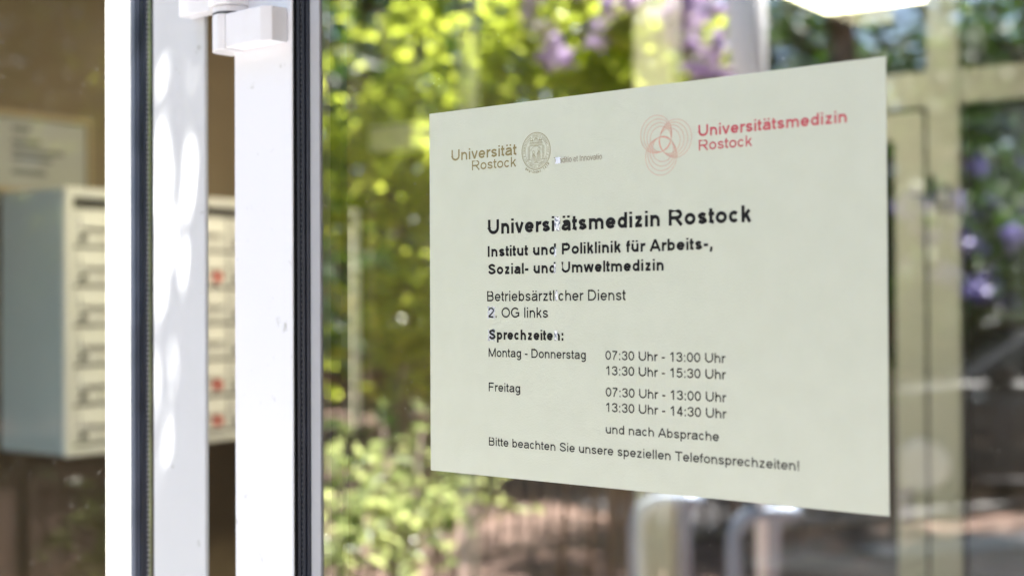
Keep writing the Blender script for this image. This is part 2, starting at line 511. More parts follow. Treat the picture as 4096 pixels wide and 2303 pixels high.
def glyph(ch, s, sx):
    """strokes of one glyph; s, sx: half the pen width in y and in x"""
    w = ADV[ch]
    l, r = 0.085 + sx, w - 0.085 - sx
    c = (l + r) / 2
    rx = (r - l) / 2
    X, b, C = XH - s, s, 1 - s
    lo, ro = 0.055 + sx, w - 0.055 - sx
    oc, orx = (lo + ro) / 2, (ro - lo) / 2
    ory = (X - b) / 2
    om = (X + b) / 2
    bow = min(0.30, ory)
    dots = []
    if ch in 'äü':
        for q in (-0.16, 0.16):
            dots.append([(c + q, 0.845), (c + q, 0.985)])
    if ch in 'aä':
        return [smooth([(lo + .03, XH * .74), (lo + .10, X - .035), (oc, X), (r - .06, X - .03), (r, X - .16), (r, X - .28)]) + [(r, .10), (r + .03, 0)],
                smooth([(r, XH * .60), (oc + .02, XH * .555), (lo + .07, XH * .46), (lo, XH * .27), (lo + .07, b + .03), (oc - .05, b), (r - .08, b + .07), (r, XH * .36)])] + dots
    if ch == 'b': return [[(l, 0), (l, 1)], arc(c + .01, om, rx, ory, 0, 360, 24)]
    if ch == 'c': return [arc(oc, om, orx, ory, 38, 322, 22)]
    if ch == 'd': return [[(r, 0), (r, 1)], arc(c - .01, om, rx, ory, 0, 360, 24)]
    if ch == 'e': return [arc(oc, om, orx, ory, 0, 325, 24), [(lo, om), (ro + sx * .6, om)]]
    if ch == 'f': return [[(w * .42, 0), (w * .42, .78)] + arc(w * .42 + .16, .80, .16, C - .80, 180, 88, 6), [(0.02, X), (w - .03, X)]]
    if ch == 'g': return [[(r, XH), (r, -.06)] + arc(c, -.06, rx, .24 - s, 0, -150, 10), arc(c - .01, om, rx, ory, 0, 360, 24)]
    if ch in 'hn': return [[(l, 0), (l, 1 if ch == 'h' else XH)], arc(c, X - bow, rx, bow, 180, 0, 12) + [(r, 0)]]
    if ch == 'i': return [[(w / 2, 0), (w / 2, XH)], [(w / 2, .86), (w / 2, 1)]]
    if ch == 'k': return [[(l, 0), (l, 1)], [(r + .02, XH), (l, .25)], [(l + .20, .42), (r + .04, 0)]]
    if ch == 'l': return [[(w / 2, 0), (w / 2, 1)]]
    if ch == 'm':
        q = (r - l) / 4
        return [[(l, 0), (l, XH)], arc(l + q, X - .2, q, .2, 180, 0, 10) + [(l + 2 * q, 0)], arc(l + 3 * q, X - .2, q, .2, 180, 0, 10) + [(r, 0)]]
    if ch == 'o': return [arc(oc, om, orx, ory, 0, 360, 28)]
    if ch == 'p': return [[(l, -.29), (l, XH)], arc(c + .01, om, rx, ory, 0, 360, 24)]
    if ch == 'r': return [[(l, 0), (l, XH)], arc(l + .26, X - .24, .26, .24, 180, 78, 8)]
    if ch == 's': return [smooth([(ro - .01, XH * .74), (ro - .10, X - .03), (oc, X), (lo + .07, X - .05), (lo + .03, XH * .70), (lo + .10, XH * .57), (oc, XH * .50), (ro - .09, XH * .43), (ro - .01, XH * .28), (ro - .07, b + .05), (oc, b), (lo + .10, b + .04), (lo - .01, XH * .27)])]
    if ch == 't': return [[(w * .42, .93), (w * .42, .17)] + arc(w * .42 + .15, .17, .15, .17 - b, 180, 280, 6), [(0.02, X), (w - .03, X)]]
    if ch in 'uü': return [[(l, XH), (l, b + bow)] + arc(c, b + bow, rx, bow, 180, 360, 12), [(r, 0), (r, XH)]] + dots
    if ch == 'v': return [[(lo - .03, XH), (w / 2, 0.02)], [(ro + .03, XH), (w / 2, 0.02)]]
    if ch == 'w': return [[(lo - .03, XH), (w * .28, .02)], [(w * .28, .02), (w / 2, XH)], [(w / 2, XH), (w * .72, .02)], [(w * .72, .02), (ro + .03, XH)]]
    if ch == 'z': return [[(lo, X), (ro, X)], [(ro - .03, X), (lo + .03, b)], [(lo - .02, b), (ro + .02, b)]]
    if ch == 'U': return [[(l, 1), (l, b + .34)] + arc(c, b + .34, rx, .34, 180, 360, 14) + [(r, 1)]]
    if ch == 'R': return [[(l, 0), (l, 1)], [(l, C), (r - .24, C)] + arc(r - .25, (C + .47) / 2, .24, (C - .47) / 2, 90, -90, 10) + [(l, .47)], [(c + .02, .47), (r + .05, 0)]]
    if ch == 'P': return [[(l, 0), (l, 1)], [(l, C), (r - .24, C)] + arc(r - .24, (C + .42) / 2, .24, (C - .42) / 2, 90, -90, 10) + [(l, .42)]]
    if ch == 'B': return [[(l, 0), (l, 1)], [(l, C), (r - .26, C)] + arc(r - .27, (C + .53) / 2, .23, (C - .53) / 2, 90, -90, 10) + [(l, .53)], [(r - .27, .53)] + arc(r - .25, (.53 + b) / 2, .25, (.53 - b) / 2, 90, -90, 10) + [(l, b)]]
    if ch == 'D': return [[(l, 0), (l, 1)], [(l, C), (c - .03, C)] + arc(c - .03, .5, r - c + .03, .5 - s, 90, -90, 16) + [(l, b)]]
    if ch == 'O': return [arc(w / 2, .5, w / 2 - .055 - sx, .5 - s, 0, 360, 30)]
    if ch == 'G': return [arc(w / 2, .5, w / 2 - .055 - sx, .5 - s, 42, 325, 24) + [(r, .20), (r, .48)], [(r + sx, .47), (w / 2 + .04, .47)]]
    if ch == 'S': return [smooth([(r, .72), (r - .09, C - .06), (c, C), (l + .09, C - .07), (l + .02, .73), (l + .12, .59), (c, .51), (r - .09, .42), (r + .02, .26), (r - .08, b + .07), (c, b), (l + .08, b + .07), (l - .02, .31)])]
    if ch == 'A': return [[(0.03 + sx * .5, 0), (w / 2, .99)], [(w - .03 - sx * .5, 0), (w / 2, .99)], [(w * .22, .31), (w * .78, .31)]]
    if ch == 'M': return [[(l, 0), (l, 1)], [(r, 0), (r, 1)], [(l, .97), (w / 2, .03)], [(r, .97), (w / 2, .03)]]
    if ch == 'T': return [[(.02, C), (w - .02, C)], [(w / 2, 0), (w / 2, 1)]]
    if ch == 'F': return [[(l, 0), (l, 1)], [(l, C), (r + .05, C)], [(l, .5), (r - .02, .5)]]
    if ch == 'I': return [[(w / 2, 0), (w / 2, 1)]]
    if ch == '0': return [arc(oc, .5, orx, .5 - s, 0, 360, 28)]
    if ch == '1': return [[(w * .58, 0), (w * .58, 1)], [(w * .58, .96), (w * .22, .72)]]
    if ch == '2': return [smooth([(lo + .01, .70), (lo + .07, C - .07), (oc, C), (ro - .07, C - .07), (ro, .72), (ro - .07, .55), (oc, .36), (lo + .04, .16), (lo, b)]), [(lo, b), (ro, b)]]
    if ch == '3': return [smooth([(lo, .74), (lo + .08, C - .06), (oc, C), (ro - .09, C - .06), (ro - .03, .75), (ro - .12, .58), (oc - .03, .53)]), smooth([(oc - .03, .53), (ro - .10, .48), (ro, .29), (ro - .08, b + .07), (oc, b), (lo + .08, b + .06), (lo - .01, .27)])]
    if ch == '4': return [[(w * .66, 0), (w * .66, 1)], [(w * .66, .97), (lo, .28)], [(lo, .28), (ro + .04, .28)]]
    if ch == '5': return [[(ro - .02, C), (lo + .10, C), (lo + .03, .50)], smooth([(lo + .03, .50), (oc - .05, .61), (ro - .12, .58), (ro, .34), (ro - .10, b + .08), (oc - .02, b), (lo + .08, b + .06), (lo - .01, .25)])]
    if ch == '7': return [[(lo, C), (ro, C)], smooth([(ro, C), (oc + .05, .58), (oc - .08, .28), (oc - .12, 0)])]
    if ch == '9': return [arc(oc, .66, orx, .34 - s, 0, 360, 24), smooth([(ro, .66), (ro - .03, .30), (oc + .02, b), (lo + .02, .16)])]
    if ch == '-': return [[(.06, .38), (w - .06, .38)]]
    if ch == '.': return [[(w / 2, 0), (w / 2, 2 * s + .02)]]
    if ch == ',': return [[(w / 2, 2 * s), (w / 2, 0), (w / 2 - .08, -.18)]]
    if ch == ':': return [[(w / 2, 0), (w / 2, 2 * s + .02)], [(w / 2, XH - 2 * s - .02), (w / 2, XH)]]
    if ch == '!': return [[(w / 2, .28), (w / 2, 1)], [(w / 2, 0), (w / 2, 2 * s + .02)]]
    return []

def stroke(mb, pts, pw, y):
    """thick pen line with mitred joints"""
    closed = len(pts) > 4 and math.dist(pts[0], pts[-1]) < 1e-7
    if closed: pts = pts[:-1]
    n = len(pts)
    vs = []
    for i in range(n):
        p = pts[i]
        a = pts[i - 1] if (i or closed) else None
        q = pts[(i + 1) % n] if (i < n - 1 or closed) else None
        d1 = (p[0] - a[0], p[1] - a[1]) if a else (q[0] - p[0], q[1] - p[1])
        d2 = (q[0] - p[0], q[1] - p[1]) if q else d1
        l1 = math.hypot(*d1) or 1; l2 = math.hypot(*d2) or 1
        n1 = (-d1[1] / l1, d1[0] / l1); n2 = (-d2[1] / l2, d2[0] / l2)
        mx_, mz_ = n1[0] + n2[0], n1[1] + n2[1]
        ml = math.hypot(mx_, mz_) or 1
        mx_, mz_ = mx_ / ml, mz_ / ml
        k = pw / 2 / max(0.55, mx_ * n1[0] + mz_ * n1[1])
        vs += [(p[0] + mx_ * k, y, p[1] + mz_ * k), (p[0] - mx_ * k, y, p[1] - mz_ * k)]
    fs = [(2 * i, 2 * i + 1, 2 * ((i + 1) % n) + 1, 2 * ((i + 1) % n)) for i in range(n if closed else n - 1)]
    mb.add(vs, fs)

def text_part(body, xa, zb, xb, cap, mat, bold=0.0, name="text_line"):
    tot = sum(ADV[c] for c in body)
    first, last = body[0], body[-1]
    side = {'U': .085, 'R': .085, 'T': .02, 'I': .12, 'S': .06, 'B': .085, '2': .055, 'M': .085, '0': .055, '1': .17, 'F': .085, 'u': .085}.get(first, .06)
    endp = {'t': .03, 'k': 0.02, 'o': .055, 'n': .085, ',': .12, ':': .12, 's': .055, 'g': .085, 'r': .0, 'e': .055, '!': .12}.get(last, .06)
    kx = (xb - xa) / (tot - side - endp)
    pw = (0.148 + bold) * cap * 0.96
    b = MB()
    x = xa - side * kx
    ny = 0
    for ch in body:
        for st_ in glyph(ch, pw / 2 / cap, pw / 2 / kx):
            stroke(b, [(x + p[0] * kx, zb + p[1] * cap) for p in st_], pw, YT - 0.000006 * (ny % 5))
            ny += 1
        x += ADV[ch] * kx
    return b.build(name, mat, nz)

K, T_, R_ = M['ink'], M['tan'], M['red']
for args in [
    ("Universität", 0.0259, 0.2618, 0.0981, 0.0092, T_, 0.03),
    ("Rostock", 0.0492, 0.2524, 0.0979, 0.0081, T_, 0.0),
    ("Traditio et Innovatio", 0.1371, 0.2521, 0.1847, 0.0048, M['brownink'], -0.055),
    ("Universitätsmedizin", 0.2731, 0.2625, 0.3919, 0.0083, R_, 0.045),
    ("Rostock", 0.2734, 0.2522, 0.3184, 0.0077, R_, 0.0),
    ("Universitätsmedizin Rostock", 0.0668, 0.1985, 0.3176, 0.0120, K, 0.085),
    ("Institut und Poliklinik für Arbeits-,", 0.0666, 0.1800, 0.2844, 0.0089, K, 0.085),
    ("Sozial- und Umweltmedizin", 0.0666, 0.1655, 0.2417, 0.0087, K, 0.085),
    ("Betriebsärztlicher Dienst", 0.0655, 0.1435, 0.2067, 0.0084, K, 0.0),
    ("2. OG links", 0.0667, 0.1301, 0.1303, 0.0083, K, 0.0),
    ("Sprechzeiten:", 0.0671, 0.1122, 0.1456, 0.0083, K, 0.085),
    ("Montag - Donnerstag", 0.0669, 0.0980, 0.1680, 0.0072, K, 0.0),
    ("07:30 Uhr - 13:00 Uhr", 0.1871, 0.0981, 0.2951, 0.0070, K, 0.0),
    ("13:30 Uhr - 15:30 Uhr", 0.1879, 0.0864, 0.2953, 0.0070, K, 0.0),
    ("Freitag", 0.0669, 0.0697, 0.1008, 0.0072, K, 0.0),
    ("07:30 Uhr - 13:00 Uhr", 0.1872, 0.0700, 0.2955, 0.0070, K, 0.0),
    ("13:30 Uhr - 14:30 Uhr", 0.1877, 0.0583, 0.2956, 0.0070, K, 0.0),
    ("und nach Absprache", 0.1871, 0.0417, 0.2891, 0.0068, K, 0.0),
    ("Bitte beachten Sie unsere speziellen Telefonsprechzeiten!", 0.0668, 0.0252, 0.3539, 0.0069, K, 0.0),
]:
    text_part(*args)

def circle(cx, cz, r, n=72, a0=0.0, a1=2 * math.pi):
    return [(cx + r * math.cos(a0 + (a1 - a0) * i / n), cz + r * math.sin(a0 + (a1 - a0) * i / n)) for i in range(n)]

# three-lobed ring logo: four circles per lobe, all touching near the middle
m_ = MB()
for (lx, lz, r) in ((0.2356, 0.2672, 0.0141), (0.2530, 0.2628, 0.0141), (0.2400, 0.2505, 0.0141)):
    cx, cz = 0.2429, 0.2602
    dx, dz = lx - cx, lz - cz
    l = math.hypot(dx, dz); dx, dz = dx / l, dz / l
    fx, fz = lx - dx * r, lz - dz * r               # the shared point
    for q, rr in enumerate((1.0, 0.89, 0.78, 0.67)):
        rad = r * rr
        m_.ribbon(circle(fx + dx * (rad - 0.0003 * q), fz + dz * (rad - 0.0003 * q), rad), 0.00034, YT - 0.00001 * q, closed=True)
m_.build("ring_emblem", M['orange'], nz)

# round seal with gate, columns and two figures
m_ = MB()
cx, cz, R0 = 0.1187, 0.2634, 0.0148
def sc(x, z): return (cx + x * R0, cz + z * R0)
def line(pts, wd=0.00026): m_.ribbon([sc(*p) for p in pts], wd, YT)
m_.ribbon(circle(cx, cz, R0, 80), 0.00055, YT, closed=True)
m_.ribbon(circle(cx, cz, R0 * 0.93, 80), 0.0002, YT, closed=True)
m_.ribbon(circle(cx, cz, R0 * 0.76, 80), 0.00022, YT, closed=True)
rs = random.Random(3)
for i in range(64):                                   # the legend round the rim, too small to read
    a = i / 64 * 2 * math.pi
    if rs.random() < 0.14: continue
    ca, sa = math.cos(a), math.sin(a)
    line([(0.80 * ca, 0.80 * sa), (0.89 * ca, 0.89 * sa)], 0.00022 + 0.0003 * rs.random())
for x in (-0.56, -0.50, -0.44, 0.44, 0.50, 0.56):     # columns
    line([(x, -0.45), (x, 0.28)])
for x in np.linspace(-0.42, 0.42, 13):                # arcade
    line([(x, 0.30), (x, 0.44)])
line([(-0.48, 0.29), (0.48, 0.29)]); line([(-0.48, 0.45), (0.48, 0.45)]); line([(-0.62, -0.46), (-0.36, -0.46)]); line([(0.36, -0.46), (0.62, -0.46)])
line([(0.18 * math.cos(t) , 0.46 + 0.22 * math.sin(t)) for t in np.linspace(0, math.pi, 12)])
line([(0.09 * math.cos(t), 0.62 + 0.10 * math.sin(t)) for t in np.linspace(0, math.pi, 8)])
for x in (-0.1, 0.0, 0.1): line([(x, 0.46), (x * 0.6, 0.70)])
line([(0.0, 0.70), (0.0, 0.76)])
for x, h in ((-0.38, 0.62), (-0.30, 0.60), (-0.24, 0.66), (0.24, 0.66), (0.31, 0.60), (0.38, 0.62)):
    line([(x, 0.45), (x, h)]); line([(x - 0.04, 0.55), (x, h)]); line([(x + 0.04, 0.55), (x, h)])
line([(0.36 * math.cos(t), 0.02 + 0.24 * math.sin(t)) for t in np.linspace(0, math.pi, 16)])
for s, hx, hz, b in ((-1, -0.18, -0.06, -0.58), (1, 0.20, 0.08, -0.60)):   # the two robed figures
    m_.ribbon([sc(hx + 0.07 * math.cos(t), hz + 0.08 * math.sin(t)) for t in np.linspace(0, 2 * math.pi, 12, endpoint=False)], 0.00028, YT, closed=True)
    for k in range(5):
        line([(hx + (k - 2) * 0.035, hz - 0.09), (hx + (k - 2) * 0.085 - s * 0.02, b)], 0.00024)
    line([(hx, hz - 0.14), (hx - s * 0.15, hz - 0.26)], 0.0003)
line([(-0.42, -0.60), (-0.2, -0.66), (0.05, -0.62), (0.25, -0.68), (0.44, -0.60)])
line([(-0.12, -0.66), (0.0, -0.54), (0.12, -0.66)])
M['palet'] = pm("pale_tan_ink", (0.36, 0.33, 0.19), 0.5)
m_.build("seal_emblem", M['palet'], nz)
s_txt = "gegründet 1419"
for i, ch in enumerate(s_txt):
    if ch == ' ': continue
    a = math.radians(-128 + i * (88 / (len(s_txt) - 1)))
    ww = 0.00085 * ADV[ch]
    ob = text_part(ch, -ww, 0.0, ww, 0.0021, M['tan'], 0.0, "seal_letter")
    ob.location = (cx + math.cos(a) * R0 * 1.18, 0, cz + math.sin(a) * R0 * 1.18 - 0.0003)
    ob.rotation_euler = (0, -(a + math.pi / 2), 0)

def patch(x0, z1, x1, z0, mat, seed, jag=0.12, back=0.0):
    r_ = random.Random(seed)
    pts = []
    n = 7
    wd, h = x1 - x0, z1 - z0
    for i in range(n): pts.append((x0 + wd * i / n, z0 + h * jag * r_.random()))
    for i in range(n): pts.append((x1 - wd * jag * r_.random(), z0 + h * i / n))
    for i in range(n): pts.append((x1 - wd * i / n, z1 - h * jag * r_.random()))
    for i in range(n): pts.append((x0 + wd * jag * r_.random(), z1 - h * i / n))
    b = MB()
    b.add([(x, YT - 0.0001 + back, z) for x, z in pts], [tuple(range(len(pts)))])
    return b.build("peeled_patch", mat, nz)
for i, (q, mt) in enumerate([((0.1383, 0.2572, 0.1441, 0.2514), 'peel2'), ((0.1373, 0.2105, 0.1430, 0.1984), 'peel'), ((0.1368, 0.1862, 0.1393, 0.1780), 'peel'),
                             ((0.1365, 0.1732, 0.1385, 0.1650), 'peel'), ((0.1378, 0.1518, 0.1406, 0.1434), 'peel'),
                             ((0.1368, 0.1208, 0.1400, 0.1122), 'peel')]):
    patch(*q, M[mt], 10 + i)
# faint lilac wear round the digit and the capital letter
M['wear'] = clear_mat("rubbed_foil", 0.35, (0.75, 0.78, 0.95))
patch(0.0655, 0.1396, 0.0745, 0.1292, M['wear'], 31, back=0.0002)
patch(0.0658, 0.1212, 0.0740, 0.1108, M['wear'], 32, back=0.0002)

# ------------------------------------------------------------------ mailbox unit on the left lobby wall
M['boxside'] = pm("box_casing_paint", (0.37, 0.45, 0.48), 0.45, col2=(0.40, 0.48, 0.50), scale=4)
M['boxfront'] = pm("box_front_paint", (0.72, 0.73, 0.72), 0.45, col2=(0.76, 0.77, 0.75), scale=6)
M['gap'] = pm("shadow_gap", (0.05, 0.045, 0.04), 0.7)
M['slot'] = pm("slot_shade", (0.24, 0.22, 0.19), 0.6)
M['lock'] = pm("lock_black", (0.015, 0.015, 0.016), 0.4)
M['sticker'] = pm("red_sticker", (0.65, 0.06, 0.04), 0.5)
M['card'] = pm("name_card", (0.72, 0.70, 0.66), 0.6)
mu = empty("mailbox_unit", (-2.11, 1.44, 1.10))
tag(mu, "wall mounted block of pale letterboxes in the lobby left of the door", "mailboxes")
UX = -0.2895
m_ = MB(); m_.box(UX, -0.012, 0.0, 1.19, 0.0, 0.72)
m_.build("casing", M['boxside'], mu, bevel=0.012)
m_ = MB()
m_.box(-0.012, 0.0, 0.0, 1.19, 0.695, 0.722); m_.box(-0.012, 0.0, 0.0, 1.19, -0.002, 0.022)
m_.box(-0.012, 0.0, 0.0, 0.028, 0.0225, 0.6945); m_.box(-0.012, 0.0, 1.162, 1.19, 0.0225, 0.6945)
m_.build("front_rim", M['boxfront'], mu, bevel=0.004)
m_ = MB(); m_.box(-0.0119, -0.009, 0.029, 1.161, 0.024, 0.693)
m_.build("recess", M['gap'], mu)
cw, rh = (1.162 - 0.028) / 4, 0.107
red_at = {(1, 1), (1, 4), (1, 5), (2, 2)}
for c in range(4):
    for r in range(6):
        y0 = 0.028 + c * cw; z1 = 0.668 - r * rh
        b = MB()
        b.box(-0.0088, -0.004, y0 + 0.003, y0 + cw - 0.003, z1 - rh + 0.005, z1 - 0.003)
        mb = b.build("mailbox", M['boxfront'], mu, bevel=0.0015)
        b = MB()
        b.prism([(0, 0), (1, 0), (1, 1), (0, 1)], 0, 0) if False else None
        b.add([(-0.0039, y0 + 0.02, z1 - 0.012), (-0.0039, y0 + cw - 0.02, z1 - 0.012), (0.005, y0 + cw - 0.02, z1 - 0.052), (0.005, y0 + 0.02, z1 - 0.052),
               (-0.0039, y0 + 0.02, z1 - 0.058), (-0.0039, y0 + cw - 0.02, z1 - 0.058)],
              [(0, 3, 2, 1), (3, 4, 5, 2), (0, 4, 3), (1, 2, 5), (0, 1, 5, 4)])
        b.build("flap", M['boxfront'], mb)
        b = MB(); b.tube([(-0.0039, y0 + 0.030, z1 - 0.080), (0.006, y0 + 0.030, z1 - 0.080)], 0.009, seg=14)
        b.build("lock", M['lock'], mb)
        b = MB(); b.box(-0.0039, -0.0020, y0 + 0.045, y0 + cw - 0.035, z1 - 0.0635, z1 - 0.0585)
        b.build("slot", M['slot'], mb)
        b = MB(); b.box(-0.0039, -0.001, y0 + 0.09, y0 + 0.18, z1 - 0.092, z1 - 0.068)
        b.build("name_plate", M['card'], mb)
        if (c, r) in red_at:
            b = MB(); b.tube([(-0.0038, y0 + cw - 0.05, z1 - 0.075), (0.008, y0 + cw - 0.05, z1 - 0.075)], 0.013, seg=14)
            b.build("red_button", M['sticker'], mb)

# dark doorway in the left wall beyond the mailboxes
dw = empty("inner_doorway", (-2.40, 2.69, 0))
tag(dw, "dark closed door in the brown wall just past the letterboxes", "door")
M['doorp'] = pm("dark_door_paint", (0.016, 0.015, 0.012), 0.6, spec=0.2, col2=(0.022, 0.02, 0.016), scale=3)
b = MB(); b.box(0.0005, 0.015, 0.0, 0.29, 0.01, 1.86); b.build("door_leaf", M['doorp'], dw)
b = MB(); b.box(0.0005, 0.022, 0.0, 0.29, 1.861, 1.90); b.build("head_jamb", M['doorp'], dw)
b = MB(); b.tube([(0.0155, 0.05, 1.05), (0.06, 0.05, 1.05), (0.06, 0.15, 1.05)], 0.009, seg=8); b.build("handle", M['bead'], dw)

# slatted radiator cover and dark door on the same wall beyond the partition
M['slat'] = pm("brown_slats", (0.26, 0.19, 0.12), 0.6, col2=(0.32, 0.24, 0.16), scale=5)
rc = empty("slatted_panel", (-2.40, 3.45, 0.12))
tag(rc, "low panel of brown upright slats on the hall wall seen under the notice", "radiator cover")
b = MB(); b.box(0.0005, 0.02, 0.0, 1.48, 0.0, 0.95); b.build("backboard", M['doorp'], rc)
b = MB()
for i in range(18):
    b.box(0.0205, 0.05, 0.02 + i * 0.081, 0.058 + i * 0.081, 0.03, 0.92)
b.build("slats", M['slat'], rc)
b = MB(); b.box(0.0005, 0.07, -0.01, 1.49, 0.9505, 0.98); b.build("top_board", M['slat'], rc)
hd = empty("hall_door", (-2.40, 4.98, 0))
tag(hd, "dark wide double door at the far end of the hall wall behind the bike hoops", "door")
b = MB(); b.box(0.0005, 0.02, 0.0, 0.93, 0.01, 2.05); b.build("door_leaf", M['doorp'], hd)
b = MB(); b.box(0.0005, 0.02, 0.935, 1.90, 0.01, 2.05); b.build("door_leaf", M['doorp'], hd)
b = MB(); b.tube([(0.0205, 0.85, 1.05), (0.065, 0.85, 1.05), (0.065, 0.74, 1.05)], 0.01, seg=8); b.build("handle", M['bead'], hd)

# framed notice above the mailboxes
M['gold'] = pm("wood_frame", (0.34, 0.27, 0.17), 0.5)
M['paper'] = pm("notice_paper", (0.34, 0.34, 0.33), 0.6)
M['print'] = pm("faded_print", (0.12, 0.12, 0.13), 0.7)
pf = empty("framed_notice", (-2.40, 0.55, 1.835))
tag(pf, "grey framed notice on the brown wall above the letterboxes", "notice board")
m_ = MB(); m_.box(0.0005, 0.008, 0.0, 1.18, 0.0, 0.20); m_.build("sheet", M['paper'], pf)
m_ = MB()
m_.box(0.0005, 0.02, -0.012, 1.192, 0.2005, 0.216); m_.box(0.0005, 0.02, -0.012, 1.192, -0.016, -0.0005)
m_.box(0.0005, 0.02, 1.1805, 1.192, 0.0, 0.2); m_.box(0.0005, 0.02, -0.012, -0.0005, 0.0, 0.2)
m_.build("frame", M['gold'], pf)
m_ = MB()
for z, a, b in ((0.166, 0.925, 0.985), (0.132, 0.925, 1.02), (0.106, 0.925, 1.10), (0.082, 0.925, 1.06), (0.046, 0.925, 1.04)):
    m_.box(0.0085, 0.009, a, b, z - 0.007, z + 0.007)
m_.build("print", M['print'], pf)

# ------------------------------------------------------------------ inner glazed partition with doors
M['beige'] = pm("beige_frame_paint", (0.76, 0.78, 0.68), 0.45, col2=(0.80, 0.81, 0.71), scale=4)
M['postw'] = pm("white_post_paint", (0.82, 0.80, 0.86), 0.4)
M['tube'] = pm("blue_grey_tube", (0.42, 0.47, 0.58), 0.35)
pa = empty("inner_partition", (0, 3.0, 0))
tag(pa, "beige framed glazed partition with a double door inside the lobby", "partition")
def vbar(name, x0, x1, mat, z0=0.01, z1=2.71, y1=0.06):
    b = MB(); b.box(x0, x1, 0.0, y1, z0, z1)
    return b.build(name, mat, pa, bevel=0.003)
vbar("door_stile", -0.4000, -0.3145, M['beige'], 0.01, 2.046)
b = MB(); b.box(-1.120, -0.4003, 0.002, 0.058, 1.965, 2.046); b.box(-1.120, -0.4003, 0.002, 0.058, 0.02, 0.16)
b.build("door_rail", M['beige'], pa, bevel=0.003)
vbar("post", -0.3060, -0.2137, M['beige'])
vbar("post", -1.265, -1.13, M['beige'], 0.01, 2.71, 0.08)
vbar("side_post", -1.985, -1.925, M['bead'], 0.01, 2.71)
vbar("end_post", 0.78, 0.86, M['beige'])
b = MB(); b.box(-2.39, -1.2655, 0.005, 0.055, 2.062, 2.157); b.box(-1.1295, -0.3063, 0.005, 0.055, 2.062, 2.157); b.box(-0.2134, 0.7796, 0.005, 0.055, 2.062, 2.157)
b.build("transom", M['beige'], pa)
for x0, x1 in ((-2.39, -1.99), (-1.92, -1.27), (-1.125, -0.411), (-0.210, 0.777), (0.865, 2.39)):
    b = MB()
    b.add([(x0, 0.03, 0.02), (x1, 0.03, 0.02), (x1, 0.03, 2.064), (x0, 0.03, 2.064)], [(0, 1, 2, 3)])
    b.build("glass_pane", M['glass_in'], pa)
    b = MB()
    b.add([(x0, 0.03, 2.155), (x1, 0.03, 2.155), (x1, 0.03, 2.71), (x0, 0.03, 2.71)], [(0, 1, 2, 3)])
    b.build("glass_pane", M['glass_in'], pa)
b = MB(); b.box(-0.3144, -0.3061, 0.004, 0.05, 0.012, 2.046); b.build("rubber_seal", M['black'], pa)
b = MB(); b.box(-0.395, -0.355, -0.012, -0.0005, 0.885, 0.975); b.build("lock_plate", M['postw'], pa, bevel=0.004)
b = MB()
b.box(-0.296, -0.286, -0.02, -0.0005, 1.79, 1.86); b.box(-0.345, -0.2961, -0.02, -0.014, 1.803, 1.809); b.box(-0.2859, -0.235, -0.02, -0.014, 1.773, 1.779)
b.box(-0.2859, -0.235, -0.02, -0.014, 1.824, 1.830); b.box(-0.241, -0.235, -0.02, -0.014, 1.7795, 1.8235)
b.build("latch_bracket", M['gap'], pa)
# ceiling lamps
def lamp_mat():
    m = bpy.data.materials.new("lamp_diffuser")
    m.use_nodes = True
    n = m.node_tree.nodes
    p = n["Principled BSDF"]
    p.inputs["Emission Color"].default_value = (1.0, 0.88, 0.60, 1)
    p.inputs["Emission Strength"].default_value = 2.5
    p.inputs["Base Color"].default_value = (0.8, 0.8, 0.75, 1)
    return m
M['lamp'] = lamp_mat()
def ceiling_lamp(x0, x1, y0, y1, label):
    e = empty("ceiling_lamp", (x0, y0, 2.72))
    tag(e, label, "ceiling lamp", "lit ceiling panels")
    a, c = x1 - x0, y1 - y0
    b = MB(); b.box(0.012, a - 0.012, 0.012, c - 0.012, -0.030, -0.006); b.build("diffuser", M['lamp'], e)
    b = MB(); b.box(0, a, 0, 0.012, -0.035, -0.001); b.box(0, a, c - 0.012, c, -0.035, -0.001)
    b.box(0, 0.012, 0.0121, c - 0.0121, -0.035, -0.001); b.box(a - 0.012, a, 0.0121, c - 0.0121, -0.035, -0.001)
    b.box(0.0121, a - 0.0121, c * 0.5 - 0.004, c * 0.5 + 0.004, -0.034, -0.0305)
    b.build("frame", M['beige'], e)
ceiling_lamp(-1.24, -0.72, 3.35, 4.53, "lit ceiling panel seen at the top through the door glass beyond the partition")
ceiling_lamp(-1.24, -0.72, 1.2, 2.4, "lit ceiling panel in the front lobby between door and partition")

# ------------------------------------------------------------------ plants in front of the building, seen mirrored in the door glass
def leaves(bm, rng, pts, size, elong=2.0, up=0.5, spread=0.35):
    """folded leaves (4 triangles, 5 verts) at pts"""
    n = len(pts)
    d = rng.normal(size=(n, 3)); d[:, 2] *= 0.5; d /= np.linalg.norm(d, axis=1)[:, None]
    nn = rng.normal(size=(n, 3)); nn[:, 2] += up * 3
    nn -= (nn * d).sum(1)[:, None] * d
    nn /= np.linalg.norm(nn, axis=1)[:, None]
    sd_ = np.cross(d, nn)
    s = size * (1 + spread * rng.uniform(-1, 1, n))[:, None]
    wd = s / elong
    base, tip = pts - d * s * 0.5, pts + d * s * 0.5 - nn * s * 0.10
    l_ = pts + sd_ * wd * 0.5 + nn * wd * 0.15 - d * s * 0.06
    r_ = pts - sd_ * wd * 0.5 + nn * wd * 0.15 - d * s * 0.06
    l2 = pts + sd_ * wd * 0.36 + d * s * 0.25 + nn * wd * 0.08
    r2 = pts - sd_ * wd * 0.36 + d * s * 0.25 + nn * wd * 0.08
    v = np.stack([base, l_, l2, tip, r2, r_], 1).reshape(-1, 3)
    bm.append(v)

